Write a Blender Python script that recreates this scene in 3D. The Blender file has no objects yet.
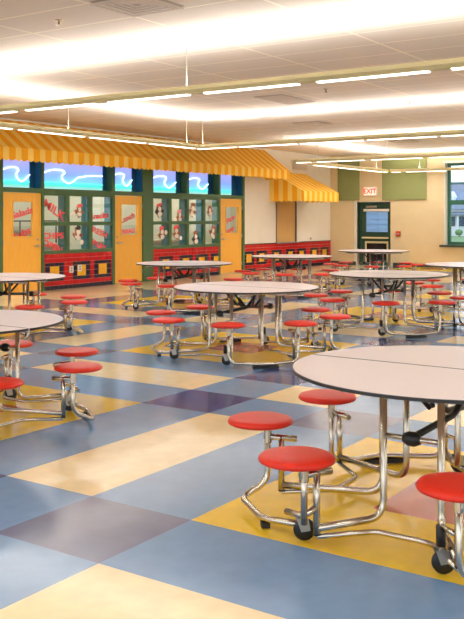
import bpy, bmesh, math, random
from mathutils import Vector, Matrix
random.seed(4)
C = bpy.context.scene.collection
PI = math.pi
B = 0.66658; U0 = 2.85293; V0 = 2.63993
W = V0 + 16 * B            # wall_left plane (y)
FU = 25.1                  # far wall plane (x)
CZ = 3.42                  # ceiling height

# ---------------------------------------------------------------- materials
def lin(c):
    return tuple((x / 255 / 12.92 if x / 255 <= 0.04045 else ((x / 255 + 0.055) / 1.055) ** 2.4) for x in c) + (1.0,)
def mat(name, rgb, rough=0.5, metal=0.0, spec=0.5, noise=0.0, nscale=20.0, bump=0.0, coat=0.0, stretch=None):
    m = bpy.data.materials.new(name); m.use_nodes = True
    nt = m.node_tree; b = nt.nodes['Principled BSDF']
    b.inputs['Base Color'].default_value = lin(rgb)
    b.inputs['Roughness'].default_value = rough
    b.inputs['Metallic'].default_value = metal
    b.inputs['Specular IOR Level'].default_value = spec
    b.inputs['Coat Weight'].default_value = coat
    b.inputs['Coat Roughness'].default_value = 0.06
    if noise > 0 or bump > 0:
        tc = nt.nodes.new('ShaderNodeTexCoord'); mp = nt.nodes.new('ShaderNodeMapping')
        nt.links.new(tc.outputs['Object'], mp.inputs['Vector'])
        if stretch: mp.inputs['Scale'].default_value = stretch
        n = nt.nodes.new('ShaderNodeTexNoise'); n.inputs['Scale'].default_value = nscale; n.inputs['Detail'].default_value = 6
        nt.links.new(mp.outputs['Vector'], n.inputs['Vector'])
        if noise > 0:
            r = nt.nodes.new('ShaderNodeValToRGB')
            l = lin(rgb)
            r.color_ramp.elements[0].position = 0.3; r.color_ramp.elements[1].position = 0.7
            r.color_ramp.elements[0].color = tuple(x * (1 - noise) for x in l[:3]) + (1,)
            r.color_ramp.elements[1].color = tuple(min(1, x * (1 + noise)) for x in l[:3]) + (1,)
            nt.links.new(n.outputs['Fac'], r.inputs['Fac']); nt.links.new(r.outputs['Color'], b.inputs['Base Color'])
        if bump > 0:
            bp = nt.nodes.new('ShaderNodeBump'); bp.inputs['Strength'].default_value = bump; bp.inputs['Distance'].default_value = 0.01
            nt.links.new(n.outputs['Fac'], bp.inputs['Height']); nt.links.new(bp.outputs['Normal'], b.inputs['Normal'])
    return m
def emit(name, rgb, s):
    m = bpy.data.materials.new(name); m.use_nodes = True
    b = m.node_tree.nodes['Principled BSDF']
    b.inputs['Base Color'].default_value = lin(rgb); b.inputs['Emission Color'].default_value = lin(rgb)
    b.inputs['Emission Strength'].default_value = s
    return m
def floor_mat(name, rgb):
    m = mat(name, rgb, rough=0.24, spec=0.42, noise=0.06, nscale=9.0, coat=0.0)
    nt = m.node_tree; b = nt.nodes['Principled BSDF']
    tc = nt.nodes.new('ShaderNodeTexCoord'); n = nt.nodes.new('ShaderNodeTexNoise')
    n.inputs['Scale'].default_value = 1.6; n.inputs['Detail'].default_value = 5
    nt.links.new(tc.outputs['Object'], n.inputs['Vector'])
    mr = nt.nodes.new('ShaderNodeMapRange'); mr.inputs['To Min'].default_value = 0.11; mr.inputs['To Max'].default_value = 0.21
    nt.links.new(n.outputs['Fac'], mr.inputs['Value']); nt.links.new(mr.outputs['Result'], b.inputs['Roughness'])
    n2 = nt.nodes.new('ShaderNodeTexNoise'); n2.inputs['Scale'].default_value = 2.2
    nt.links.new(tc.outputs['Object'], n2.inputs['Vector'])
    bp = nt.nodes.new('ShaderNodeBump'); bp.inputs['Strength'].default_value = 0.12; bp.inputs['Distance'].default_value = 0.02
    nt.links.new(n2.outputs['Fac'], bp.inputs['Height']); nt.links.new(bp.outputs['Normal'], b.inputs['Normal'])
    nt.links.new(bp.outputs['Normal'], b.inputs['Coat Normal'])
    return m
M = {}
M['cream'] = floor_mat('floor_cream', (236, 214, 168))
M['blue'] = floor_mat('floor_blue', (108, 142, 180))
M['lilac'] = floor_mat('floor_lilac', (100, 108, 136))
M['navy'] = floor_mat('floor_navy', (46, 64, 120))
M['yellow'] = floor_mat('floor_yellow', (232, 194, 46))
M['brick'] = floor_mat('floor_brick', (186, 96, 66))
M['chrome'] = mat('chrome', (194, 187, 172), rough=0.2, metal=1.0)
M['steel'] = mat('steel', (180, 176, 168), rough=0.35, metal=0.9)
M['black'] = mat('black_rubber', (18, 20, 22), rough=0.45)
M['seat'] = mat('red_seat', (202, 40, 22), rough=0.42, spec=0.3, noise=0.05, nscale=30)
M['top'] = mat('laminate', (226, 214, 216), rough=0.3, noise=0.05, nscale=160)
M['wall'] = mat('wall_paint', (218, 198, 156), rough=0.8, noise=0.02, nscale=4)
M['wallwhite'] = mat('wall_pale', (236, 228, 212), rough=0.8, noise=0.02, nscale=4)
M['green'] = mat('green_frame', (66, 98, 56), rough=0.5, noise=0.04)
M['teal'] = mat('neon_tinted_jamb', (44, 104, 112), rough=0.45, noise=0.04)  # jamb green with the neon's blue reflection put into the colour
M['signlit'] = mat('sign_lit_jamb', (22, 88, 128), rough=0.45)  # transom jambs, coloured as if lit by the signs
M['darkgreen'] = mat('dark_green_paint', (28, 62, 46), rough=0.45, noise=0.04)
M['panel'] = mat('green_felt', (134, 140, 88), rough=0.95, noise=0.05, nscale=60, bump=0.2)
M['wood'] = mat('maple', (240, 176, 62), rough=0.4, noise=0.07, nscale=3.0, stretch=(14, 14, 1.0))
M['tred'] = mat('red_tile', (188, 22, 26), rough=0.2, noise=0.12, nscale=3)
M['tblack'] = mat('black_tile', (26, 26, 50), rough=0.2)
M['tyellow'] = mat('yellow_tile', (240, 180, 40), rough=0.2)
M['grout'] = mat('grout', (206, 130, 124), rough=0.9)
M['plate'] = mat('white_plastic', (225, 218, 205), rough=0.4)
M['cable'] = mat('cable', (190, 180, 160), rough=0.5, metal=0.3)
M['housing'] = mat('housing', (206, 196, 150), rough=0.45)
M['lens'] = emit('lens', (255, 247, 238), 2.4)
M['sprink'] = mat('brass', (150, 130, 90), rough=0.3, metal=0.8)
M['ventw'] = mat('vent_white', (214, 200, 186), rough=0.6)
M['ventd'] = mat('vent_dark', (120, 108, 98), rough=0.7)
M['ventc'] = mat('vent_ceiling', (186, 170, 156), rough=0.7)
M['base'] = mat('vinyl_base', (52, 62, 52), rough=0.5)
M['decalred'] = mat('decal_red', (228, 66, 66), rough=0.4)
M['decalpink'] = mat('decal_pink', (240, 150, 150), rough=0.4)
M['dwhite'] = mat('decal_white', (244, 232, 218), rough=0.4)
M['dbrown'] = mat('decal_brown', (150, 84, 44), rough=0.4)
M['dblack'] = mat('decal_black', (30, 26, 26), rough=0.4)
M['grass'] = mat('grass', (110, 140, 90), rough=0.95, noise=0.15, nscale=2)
M['siding'] = mat('siding', (232, 236, 242), rough=0.8, noise=0.04, nscale=1)
M['roof'] = mat('shingle', (128, 138, 158), rough=0.9, noise=0.15, nscale=3)
M['winblue'] = mat('house_glass', (66, 88, 120), rough=0.2)
M['shed'] = mat('shed_siding', (126, 150, 184), rough=0.7, noise=0.12, nscale=1.2, stretch=(1, 1, 8))
M['counter'] = mat('counter_steel', (150, 165, 185), rough=0.3, metal=0.6)
M['kitchenwall'] = mat('kitchen_wall', (190, 186, 160), rough=0.8)
M['kitchenfloor'] = mat('kitchen_floor', (130, 110, 90), rough=0.5)
M['fire'] = mat('alarm_red', (190, 60, 30), rough=0.4)
M['exitw'] = emit('exit_face', (255, 214, 190), 0.75)
M['exitr'] = emit('exit_letters', (235, 40, 40), 1.0)
M['neon'] = emit('neon_white', (225, 250, 255), 1.9)
M['neong'] = emit('neon_teal', (90, 235, 215), 0.9)

def glass_mat():
    m = bpy.data.materials.new('glass'); m.use_nodes = True; nt = m.node_tree
    nt.nodes.remove(nt.nodes['Principled BSDF']); out = nt.nodes['Material Output']
    t = nt.nodes.new('ShaderNodeBsdfTransparent'); t.inputs['Color'].default_value = (0.93, 0.96, 0.97, 1)
    g = nt.nodes.new('ShaderNodeBsdfGlossy'); g.inputs['Roughness'].default_value = 0.02
    lw = nt.nodes.new('ShaderNodeLayerWeight'); pw = nt.nodes.new('ShaderNodeMath'); pw.operation = 'POWER'; pw.inputs[1].default_value = 4
    nt.links.new(lw.outputs['Facing'], pw.inputs[0])
    f = nt.nodes.new('ShaderNodeMath'); f.operation = 'MULTIPLY_ADD'; f.inputs[1].default_value = 0.6; f.inputs[2].default_value = 0.04
    nt.links.new(pw.outputs[0], f.inputs[0])
    x = nt.nodes.new('ShaderNodeMixShader')
    nt.links.new(f.outputs[0], x.inputs[0]); nt.links.new(t.outputs[0], x.inputs[1]); nt.links.new(g.outputs[0], x.inputs[2])
    nt.links.new(x.outputs[0], out.inputs['Surface'])
    return m
M['glass'] = glass_mat()

def sign_mat():
    # backlit wave graphic: lavender sky over a teal sea, lit from inside the box
    m = bpy.data.materials.new('wave_graphic'); m.use_nodes = True; nt = m.node_tree
    b = nt.nodes['Principled BSDF']
    tc = nt.nodes.new('ShaderNodeTexCoord'); s = nt.nodes.new('ShaderNodeSeparateXYZ')
    nt.links.new(tc.outputs['Generated'], s.inputs[0])
    r = nt.nodes.new('ShaderNodeValToRGB')
    e = r.color_ramp.elements
    e[0].position = 0; e[0].color = lin((150, 220, 225))
    e[1].position = 1; e[1].color = lin((178, 170, 240))
    for p, c in ((0.05, (130, 196, 196)), (0.09, (70, 214, 196)), (0.17, (80, 226, 224)), (0.21, (110, 190, 250)), (0.45, (124, 160, 250))):
        n = e.new(p); n.color = lin(c)
    nt.links.new(s.outputs['Z'], r.inputs['Fac'])
    nt.links.new(r.outputs['Color'], b.inputs['Base Color']); nt.links.new(r.outputs['Color'], b.inputs['Emission Color'])
    b.inputs['Emission Strength'].default_value = 0.72
    return m
M['sign'] = sign_mat()

def stripe_mat(name, c1, c2, axis, period):
    m = bpy.data.materials.new(name); m.use_nodes = True; nt = m.node_tree; b = nt.nodes['Principled BSDF']
    tc = nt.nodes.new('ShaderNodeTexCoord'); s = nt.nodes.new('ShaderNodeSeparateXYZ')
    nt.links.new(tc.outputs['Object'], s.inputs[0])
    d = nt.nodes.new('ShaderNodeMath'); d.operation = 'MULTIPLY'; d.inputs[1].default_value = 1 / period
    nt.links.new(s.outputs[axis], d.inputs[0])
    fr = nt.nodes.new('ShaderNodeMath'); fr.operation = 'FRACT'; nt.links.new(d.outputs[0], fr.inputs[0])
    r = nt.nodes.new('ShaderNodeValToRGB'); r.color_ramp.interpolation = 'CONSTANT'
    r.color_ramp.elements[0].color = lin(c1); r.color_ramp.elements[1].position = 0.52; r.color_ramp.elements[1].color = lin(c2)
    nt.links.new(fr.outputs[0], r.inputs['Fac']); nt.links.new(r.outputs['Color'], b.inputs['Base Color'])
    b.inputs['Roughness'].default_value = 0.85
    return m
M['awx'] = stripe_mat('awning_stripe', (246, 172, 12), (252, 212, 104), 'X', 0.3)
M['awy'] = stripe_mat('awning_side_stripe', (246, 172, 12), (252, 212, 104), 'Y', 0.3)

def ceiling_mat():
    m = mat('ceiling_tile', (232, 221, 210), rough=0.9)
    nt = m.node_tree; b = nt.nodes['Principled BSDF']
    tc = nt.nodes.new('ShaderNodeTexCoord'); s = nt.nodes.new('ShaderNodeSeparateXYZ')
    nt.links.new(tc.outputs['Object'], s.inputs[0])
    outs = []
    for ax, off, per, wd in (('X', 5.87, 0.635, 0.015), ('Y', 6.94, 1.38, 0.016)):
        a = nt.nodes.new('ShaderNodeMath'); a.operation = 'SUBTRACT'; a.inputs[1].default_value = off - per * 40
        nt.links.new(s.outputs[ax], a.inputs[0])
        d = nt.nodes.new('ShaderNodeMath'); d.operation = 'PINGPONG'; d.inputs[1].default_value = per / 2
        nt.links.new(a.outputs[0], d.inputs[0])
        l = nt.nodes.new('ShaderNodeMath'); l.operation = 'LESS_THAN'; l.inputs[1].default_value = wd
        nt.links.new(d.outputs[0], l.inputs[0]); outs.append(l)
    mx = nt.nodes.new('ShaderNodeMath'); mx.operation = 'MAXIMUM'
    nt.links.new(outs[0].outputs[0], mx.inputs[0]); nt.links.new(outs[1].outputs[0], mx.inputs[1])
    mc = nt.nodes.new('ShaderNodeMix'); mc.data_type = 'RGBA'
    n = nt.nodes.new('ShaderNodeTexNoise'); n.inputs['Scale'].default_value = 90
    nt.links.new(tc.outputs['Object'], n.inputs['Vector'])
    rr = nt.nodes.new('ShaderNodeValToRGB'); rr.color_ramp.elements[0].color = lin((214, 202, 190)); rr.color_ramp.elements[1].color = lin((236, 226, 214))
    nt.links.new(n.outputs['Fac'], rr.inputs['Fac']); nt.links.new(rr.outputs['Color'], mc.inputs['A'])
    mc.inputs['B'].default_value = lin((252, 240, 222))
    nt.links.new(mx.outputs[0], mc.inputs['Factor']); nt.links.new(mc.outputs['Result'], b.inputs['Base Color'])
    return m
M['ceiling'] = ceiling_mat()

# ---------------------------------------------------------------- mesh helpers
def box(bm, x0, x1, y0, y1, z0, z1, mi=0):
    v = [bm.verts.new(p) for p in ((x0,y0,z0),(x1,y0,z0),(x1,y1,z0),(x0,y1,z0),(x0,y0,z1),(x1,y0,z1),(x1,y1,z1),(x0,y1,z1))]
    for f in ((0,3,2,1),(4,5,6,7),(0,1,5,4),(1,2,6,5),(2,3,7,6),(3,0,4,7)):
        bm.faces.new([v[i] for i in f]).material_index = mi
def prism(bm, pts, axis, a, b, mi=0):
    # pts: 2D outline in the two other axes; extruded from a to b along axis
    def mk(p, t):
        return {'x': (t, p[0], p[1]), 'y': (p[0], t, p[1]), 'z': (p[0], p[1], t)}[axis]
    A = [bm.verts.new(mk(p, a)) for p in pts]; D = [bm.verts.new(mk(p, b)) for p in pts]
    n = len(pts)
    bm.faces.new(A).material_index = mi; bm.faces.new(D[::-1]).material_index = mi
    for i in range(n):
        bm.faces.new((A[i], D[i], D[(i+1) % n], A[(i+1) % n])).material_index = mi
def lathe(bm, prof, c=(0,0,0), seg=28, axis='z', mi=0):
    rings = []
    for r, z in prof:
        ring = []
        if r < 1e-6:
            ring = [None]; 
            p = Vector((0,0,z))
            ring = [bm.verts.new(rot(p, axis, c))]
        else:
            for k in range(seg):
                a = 2*PI*k/seg
                ring.append(bm.verts.new(rot(Vector((r*math.cos(a), r*math.sin(a), z)), axis, c)))
        rings.append(ring)
    for A, D in zip(rings, rings[1:]):
        for k in range(seg):
            a0 = A[k % len(A)]; a1 = A[(k+1) % len(A)]; b0 = D[k % len(D)]; b1 = D[(k+1) % len(D)]
            vs = []
            for q in (a0, a1, b1, b0):
                if q not in vs: vs.append(q)
            if len(vs) > 2: bm.faces.new(vs).material_index = mi
def rot(p, axis, c):
    if axis == 'x': p = Vector((p.z, p.x, p.y))
    elif axis == 'y': p = Vector((p.y, p.z, p.x))
    return p + Vector(c)
def fillet(pts, r):
    pts = [Vector(p) for p in pts]; out = [pts[0]]
    for i in range(1, len(pts)-1):
        p, a, b = pts[i], pts[i-1], pts[i+1]
        d1 = (a-p); d2 = (b-p); L = min(r, d1.length*0.48, d2.length*0.48)
        s = p + d1.normalized()*L; e = p + d2.normalized()*L
        for k in range(7):
            t = k/6; out.append((1-t)**2*s + 2*t*(1-t)*p + t*t*e)
    out.append(pts[-1]); return out
def tube(bm, pts, r=0.014, fr=0.07, seg=10, mi=0):
    P = fillet(pts, fr); n = len(P)
    T = []
    for i in range(n):
        a = P[max(0, i-1)]; b = P[min(n-1, i+1)]
        T.append((b-a).normalized())
    up = Vector((0,0,1)) if abs(T[0].z) < 0.9 else Vector((1,0,0))
    N = T[0].cross(up).normalized(); rings = []
    for i in range(n):
        N = (N - T[i]*N.dot(T[i])).normalized(); Q = T[i].cross(N)
        rings.append([bm.verts.new(P[i] + (N*math.cos(2*PI*k/seg) + Q*math.sin(2*PI*k/seg))*r) for k in range(seg)])
    for A, D in zip(rings, rings[1:]):
        for k in range(seg):
            f = bm.faces.new((A[k], A[(k+1) % seg], D[(k+1) % seg], D[k])); f.material_index = mi; f.smooth = True
    bm.faces.new(rings[0][::-1]).material_index = mi; bm.faces.new(rings[-1]).material_index = mi
def obj(name, bm, mats, parent=None, smooth=False, bevel=0.0, loc=None):
    me = bpy.data.meshes.new(name)
    bmesh.ops.recalc_face_normals(bm, faces=bm.faces[:])
    if smooth:
        for f in bm.faces: f.smooth = True
    bm.to_mesh(me); bm.free()
    o = bpy.data.objects.new(name, me); C.objects.link(o)
    for m in (mats if isinstance(mats, (list, tuple)) else [mats]): me.materials.append(M[m] if isinstance(m, str) else m)
    if parent: o.parent = parent
    if loc: o.location = loc
    if bevel:
        b = o.modifiers.new('bevel', 'BEVEL'); b.width = bevel; b.segments = 2; b.limit_method = 'ANGLE'
    return o
def BM(): return bmesh.new()
def boxobj(name, dims, m, parent=None, bevel=0.0):
    bm = BM(); box(bm, *dims); return obj(name, bm, m, parent, bevel=bevel)
def struct(o): o['kind'] = 'structure'; return o
def tag(o, label, cat, group=None):
    o['label'] = label; o['category'] = cat
    if group: o['group'] = group
    return o
def empty(name, loc, rz=0.0):
    o = bpy.data.objects.new(name, None); o.empty_display_size = 0.1; C.objects.link(o)
    o.location = loc; o.rotation_euler = (0, 0, rz); return o
def copy_tree(o, parent=None):
    c = o.copy(); C.objects.link(c); c.parent = parent
    for ch in list(o.children): copy_tree(ch, c)
    return c
def text(name, s, size, m, loc, rotm, parent=None, ext=0.003, shear=0.0, bold=0.0):
    # letters as a mesh; rotm = 3x3 columns (x dir, y dir, normal)
    cu = bpy.data.curves.new(name, 'FONT'); cu.body = s; cu.size = size; cu.extrude = ext; cu.align_x = 'CENTER'; cu.align_y = 'CENTER'
    cu.shear = shear; cu.offset = bold
    o = bpy.data.objects.new(name, cu); C.objects.link(o)
    dg = bpy.context.evaluated_depsgraph_get(); me = bpy.data.meshes.new_from_object(o.evaluated_get(dg))
    bpy.data.objects.remove(o)
    me.transform(Matrix(((rotm[0][0], rotm[1][0], rotm[2][0], 0), (rotm[0][1], rotm[1][1], rotm[2][1], 0), (rotm[0][2], rotm[1][2], rotm[2][2], 0), (0,0,0,1))))
    me.materials.clear(); me.materials.append(M[m])
    q = bpy.data.objects.new(name, me); C.objects.link(q); q.location = loc
    if parent: q.parent = parent
    return q

# ---------------------------------------------------------------- floor
bm = BM()
names = ['cream', 'blue', 'lilac', 'navy', 'yellow', 'brick']
I0, I1, J0, J1 = -11, 34, -20, 16
vg = {}
def gv(i, j):
    if (i, j) not in vg:
        x = U0 + i*B
        if i == I1: x = FU
        vg[(i, j)] = bm.verts.new((x, V0 + j*B, 0))
    return vg[(i, j)]
for i in range(I0, I1):
    for j in range(J0, J1):
        a = i % 6; c = j % 6
        ca = 'b' if a in (0, 4) else ('c' if a == 5 else 'k')
        cc = 'b' if c in (0, 2) else ('c' if c == 1 else 'k')
        if j >= 14: col = 'cream' if cc != 'b' or True else 'blue'
        elif ca == 'k' and cc == 'k': col = 'brick' if (a == 2 and c == 4) else 'yellow'
        elif ca == 'b' and cc == 'b': col = 'lilac' if c == 0 else 'navy'
        elif ca == 'b' or cc == 'b':
            col = 'blue' if j < 6 or (i + j) % 5 else 'lilac'
            if j >= 12: col = 'lilac'
        else: col = 'cream'
        f = bm.faces.new((gv(i, j), gv(i+1, j), gv(i+1, j+1), gv(i, j+1))); f.material_index = names.index(col)
o = obj('floor', bm, names); struct(o)

# ---------------------------------------------------------------- ceiling and walls
struct(boxobj('ceiling', (-4.5, FU, -10.7, W, CZ, CZ + 0.1), 'ceiling'))

bm = BM()   # wall_far with openings for exit door and window; y runs along it
DY0, DY1, DZ = 11.24, 12.36, 1.97          # exit door opening
WY0, WY1, WZ0, WZ1 = 7.5, 9.54, 0.68, 3.1  # window opening
t = 0.3
box(bm, FU, FU+t, DY1, W+0.2, 0, CZ); box(bm, FU, FU+t, DY0, DY1, DZ, CZ); box(bm, FU, FU+t, WY1, DY0, 0, CZ)
box(bm, FU, FU+t, WY0, WY1, 0, WZ0); box(bm, FU, FU+t, WY0, WY1, WZ1, CZ); box(bm, FU, FU+t, 4.3, WY0, 0, CZ)
box(bm, FU, FU+t, 2.4, 4.3, 0, WZ0); box(bm, FU, FU+t, 2.4, 4.3, WZ1, CZ); box(bm, FU, FU+t, -10.7, 2.4, 0, CZ)
struct(obj('wall_far', bm, 'wall'))
bm = BM()
box(bm, FU-0.02, FU, WY1, 11.15, 0, 0.11); box(bm, FU-0.02, FU, 12.4, W-0.03, 0, 0.11); box(bm, FU-0.02, FU, -10.6, WY1, 0, 0.11)
struct(obj('baseboard_far', bm, 'base'))

# right wall, beyond the frame, with tall windows that let the daylight in
bm = BM()
y0, y1 = -10.9, -10.7
box(bm, -4.5, FU, y0, y1, 0, 0.7); box(bm, -4.5, FU, y0, y1, 3.1, CZ)
for k in range(7):
    x = -4.5 + k*4.8; box(bm, x, x+0.8, y0, y1, 0.7, 3.1)
struct(obj('wall_right', bm, 'wall'))

# ---- left wall: storefront then plain wall
SF = 20.12           # end of the storefront
TZ = 2.03            # transom bar height
ZT = 2.80
SILL = 0.74
bm = BM()
box(bm, -4.5, SF, W, W+0.25, ZT, CZ)
box(bm, -4.5, 7.0, W, W+0.25, 0, ZT)
struct(obj('wall_left', bm, 'wallwhite'))
bm = BM(); box(bm, SF, 21.78, W, W+0.25, SILL, CZ); box(bm, 22.95, FU+0.2, W, W+0.25, SILL, CZ); box(bm, 21.78, 22.95, W, W+0.25, 1.98, CZ)
box(bm, SF, FU+.2, W+0.02, W+0.25, 0, SILL)
struct(obj('wall_left_plain', bm, 'wallwhite')); bpy.data.objects['wall_left_plain'].name = 'wall_left.001'

def on_wall(px, v=W):
    # the wall's x that a photo column shows (measured layout of the doors and windows)
    th = math.radians(34.2456); t = (px-232)/887.8
    d = v/(math.sin(th)-t*math.cos(th)); return d*(t*math.sin(th)+math.cos(th))
X = on_wall
# posts / mullions (full height members), x ranges
FD = 0.16
doors = [(X(2.8), X(41)), (X(114.5), X(142)), (X(220), X(241.5))]
wins = [([X(42.5), X(67), X(90), X(112)]), ([X(152), X(169.6), X(187), X(203.5), X(218.8)])]
bm = BM()   # timber-green framing of the storefront, one welded frame
fw = 0.05
box(bm, 7.0, SF, W-0.03, W+FD, TZ-0.04, TZ+0.05)
box(bm, 7.0, SF, W-0.03, W+FD, ZT-0.05, ZT)
posts = [(7.0, 7.1), (X(-3), X(2.2)), (X(41), X(43.4)), (X(111.5), X(114.2)), (X(142), X(152.5)), (X(218), X(219.8)), (X(241.8), SF)]
for a, b in posts: box(bm, a, b, W-0.032, W+FD, 0, ZT)
struct(obj('trim_1', bm, 'green', bevel=0.006))
# transom mullions
bm = BM()
for p in (187, ): box(bm, X(p)-0.05, X(p)+0.05, W-0.03, W+FD, TZ+0.05, ZT-0.05)
struct(obj('trim_2', bm, 'green'))
# window frames
for n, xs in enumerate(wins):
    bm = BM()
    zb, zt = SILL, TZ-0.04
    xs0 = xs[0]+0.04 if n == 0 else xs[0]+0.02; xs1 = xs[-1]-0.02
    zm = 1.36
    box(bm, xs0, xs1, W-0.03, W+FD, zb, zb+0.07); box(bm, xs0, xs1, W-0.028, W+FD, zm-0.04, zm+0.04); box(bm, xs0, xs1, W-0.029, W+FD, zt-0.05, zt)
    for x in xs[1:-1]: box(bm, x-0.05, x+0.05, W-0.031, W+FD, zb+0.01, zt-0.01)
    w = struct(obj('window_%d' % (n+1), bm, 'green', bevel=0.005))
    boxobj('window_glass', (xs0, xs1, W+0.0, W+0.008, zb, zt), 'glass', w)
    # liners on the deep jambs' side faces, neon blue reflection painted into the green
    for k, x in enumerate(list(xs[1:-1]) + [xs[-1]-0.0]):
        xx = x-0.052 if k < len(xs)-2 else x-0.026
        boxobj('jamb_liner', (xx-0.01, xx, W+0.012, W+0.2, zb+0.07, zt-0.05), 'teal', w)

# wainscot of red tile with black rings round yellow squares
def tiles(name, xa, xb, centres):
    bm = BM(); tw = 0.1316; hs = [0.95, 1.0, 0.8, 1.25, 1.25, 0.8, 0.95, 1.0]; zz = [SILL*sum(hs[:q])/8 for q in range(9)]
    box(bm, xa, xb, W-0.012, W+0.02, 0, SILL, 3)
    n0 = int(xa/tw)
    ref = centres[0] - tw   # a tile edge
    k0 = math.ceil((xa-ref)/tw) - 1; k1 = math.floor((xb-ref)/tw) + 1
    ring = {}
    for c in centres:
        kc = round((c-ref)/tw)
        for dk in (-2, -1, 0, 1):
            for r in (2, 3, 4, 5):
                ring[(kc+dk, r)] = 2 if (dk in (-1, 0) and r in (3, 4)) else 1
    for k in range(k0, k1):
        a = max(xa, ref+k*tw)+0.006; b = min(xb, ref+(k+1)*tw)-0.006
        if b-a < 0.01: continue
        for r in range(8):
            mi = ring.get((k, r), 0)
            if r == 0: mi = 1
            box(bm, a, b, W-0.022, W-0.01, zz[r]+0.004, zz[r+1]-0.004, mi)
    return struct(obj(name, bm, ['tred', 'tblack', 'tyellow', 'grout']))
cA = [X(54), X(79), X(102.7)]
tiles('trim_3', X(43.5), X(111.4), cA)
tiles('trim_4', X(152.6), X(217.9), [X(165.5), X(184), X(201.4), X(216.5)])
tiles('trim_5', SF+0.01, FU-0.02, [X(248)+0.02] + [X(p) for p in (262.3, 276, 289.4, 301.6, 313.5, 324.8)])
struct(boxobj('trim_6', (SF+0.01, FU-0.02, W-0.035, W, SILL, SILL+0.02), 'tblack'))

# doors
def wdoor(n, x0, x1, win, handle_side):
    d = empty('door_%d' % n, (x0, W, 0)); d['kind'] = 'structure'
    w = x1-x0; zt = TZ-0.05
    wx0, wx1, wz0, wz1 = win
    bm = BM()
    box(bm, 0, wx0, 0.0, 0.045, 0.02, zt); box(bm, wx1, w, 0, 0.045, 0.02, zt); box(bm, wx0, wx1, 0, 0.045, 0.02, wz0); box(bm, wx0, wx1, 0, 0.045, wz1, zt)
    obj('door_slab', bm, 'wood', d)
    bm = BM(); e = 0.02
    for q in ((wx0-e, wx0, wz0-e, wz1+e), (wx1, wx1+e, wz0-e, wz1+e), (wx0, wx1, wz0-e, wz0), (wx0, wx1, wz1, wz1+e)):
        box(bm, q[0], q[1], -0.012, 0.0, q[2], q[3])
    obj('vision_frame', bm, 'wood', d)
    boxobj('door_glass', (wx0, wx1, 0.018, 0.026, wz0, wz1), 'glass', d)
    hx = w-0.09 if handle_side > 0 else 0.09
    bm = BM(); lathe(bm, [(0, -0.012), (0.03, -0.012), (0.03, 0)], (hx, -0.0, 0.92), axis='y', seg=14)
    tube(bm, [(hx, -0.005, 0.92), (hx, -0.06, 0.92), (hx - handle_side*0.14, -0.06, 0.92)], r=0.011, fr=0.02)
    obj('lever_handle', bm, 'steel', d, smooth=True)
    bm = BM(); lathe(bm, [(0, -0.018), (0.022, -0.016), (0.024, 0)], (hx, 0.0, 1.05), axis='y', seg=14); obj('lock_cylinder', bm, 'steel', d, smooth=True)
    for z in (0.25, 1.0, 1.75):
        xh = 0 if handle_side > 0 else w
        boxobj('hinge', (xh-0.018, xh+0.012, -0.034 if False else -0.014, 0.0, z-0.05, z+0.05), 'steel', d)
    return d
w1 = doors[0][1]-doors[0][0]
wdoor(1, doors[0][0], doors[0][1], (0.26*w1, 0.77*w1, 1.12, 1.80), 1)
w2 = doors[1][1]-doors[1][0]
wdoor(2, doors[1][0], doors[1][1], (0.24*w2, 0.82*w2, 1.10, 1.78), -1)
w3 = doors[2][1]-doors[2][0]
wdoor(3, doors[2][0], doors[2][1], (0.26*w3, 0.83*w3, 1.08, 1.76), -1)

# serving room behind the storefront
bm = BM()
K = W+0.25
box(bm, 7.0, 24.3, W+0.03, W+3.2, -0.05, 0.0); struct(obj('floor', bm, 'kitchenfloor'))
for q in ((7.0, 24.5, W+3.2, W+3.3, 0, 3.3), (24.3, 24.5, K, W+3.2, 0, 3.3), (6.8, 7.0, K, W+3.3, 0, 3.3)): struct(boxobj('wall_serving_room', q, 'kitchenwall'))
struct(boxobj('ceiling', (6.8, 24.5, K, W+3.3, 3.3, 3.42), 'kitchenwall'))
# unseen fill panels, added to brighten the serving room
n = 0
for x, lab in ((9.5, 'added unseen fill light panel behind the transom left of the first door'), (13.5, 'added unseen fill light panel behind the left storefront window'), (17.5, 'added unseen fill light panel behind the right storefront window'), (21.5, 'added unseen fill light panel beyond the third wooden door')):
    bm = BM(); box(bm, x-0.6, x+0.6, W+1.2, W+1.8, 3.27, 3.3)
    clt = tag(obj('fill_panel', bm, 'lens'), lab, 'fill light', 'added fill lights of the serving room')
    li = bpy.data.lights.new('room_fill', 'AREA'); li.shape = 'RECTANGLE'; li.size = 1.2; li.size_y = 0.6; li.energy = 75; li.color = (1, 0.97, 0.9)
    lo = bpy.data.objects.new('room_fill', li); C.objects.link(lo); lo.parent = clt; lo.location = (x, W+1.5, 3.26)
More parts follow.
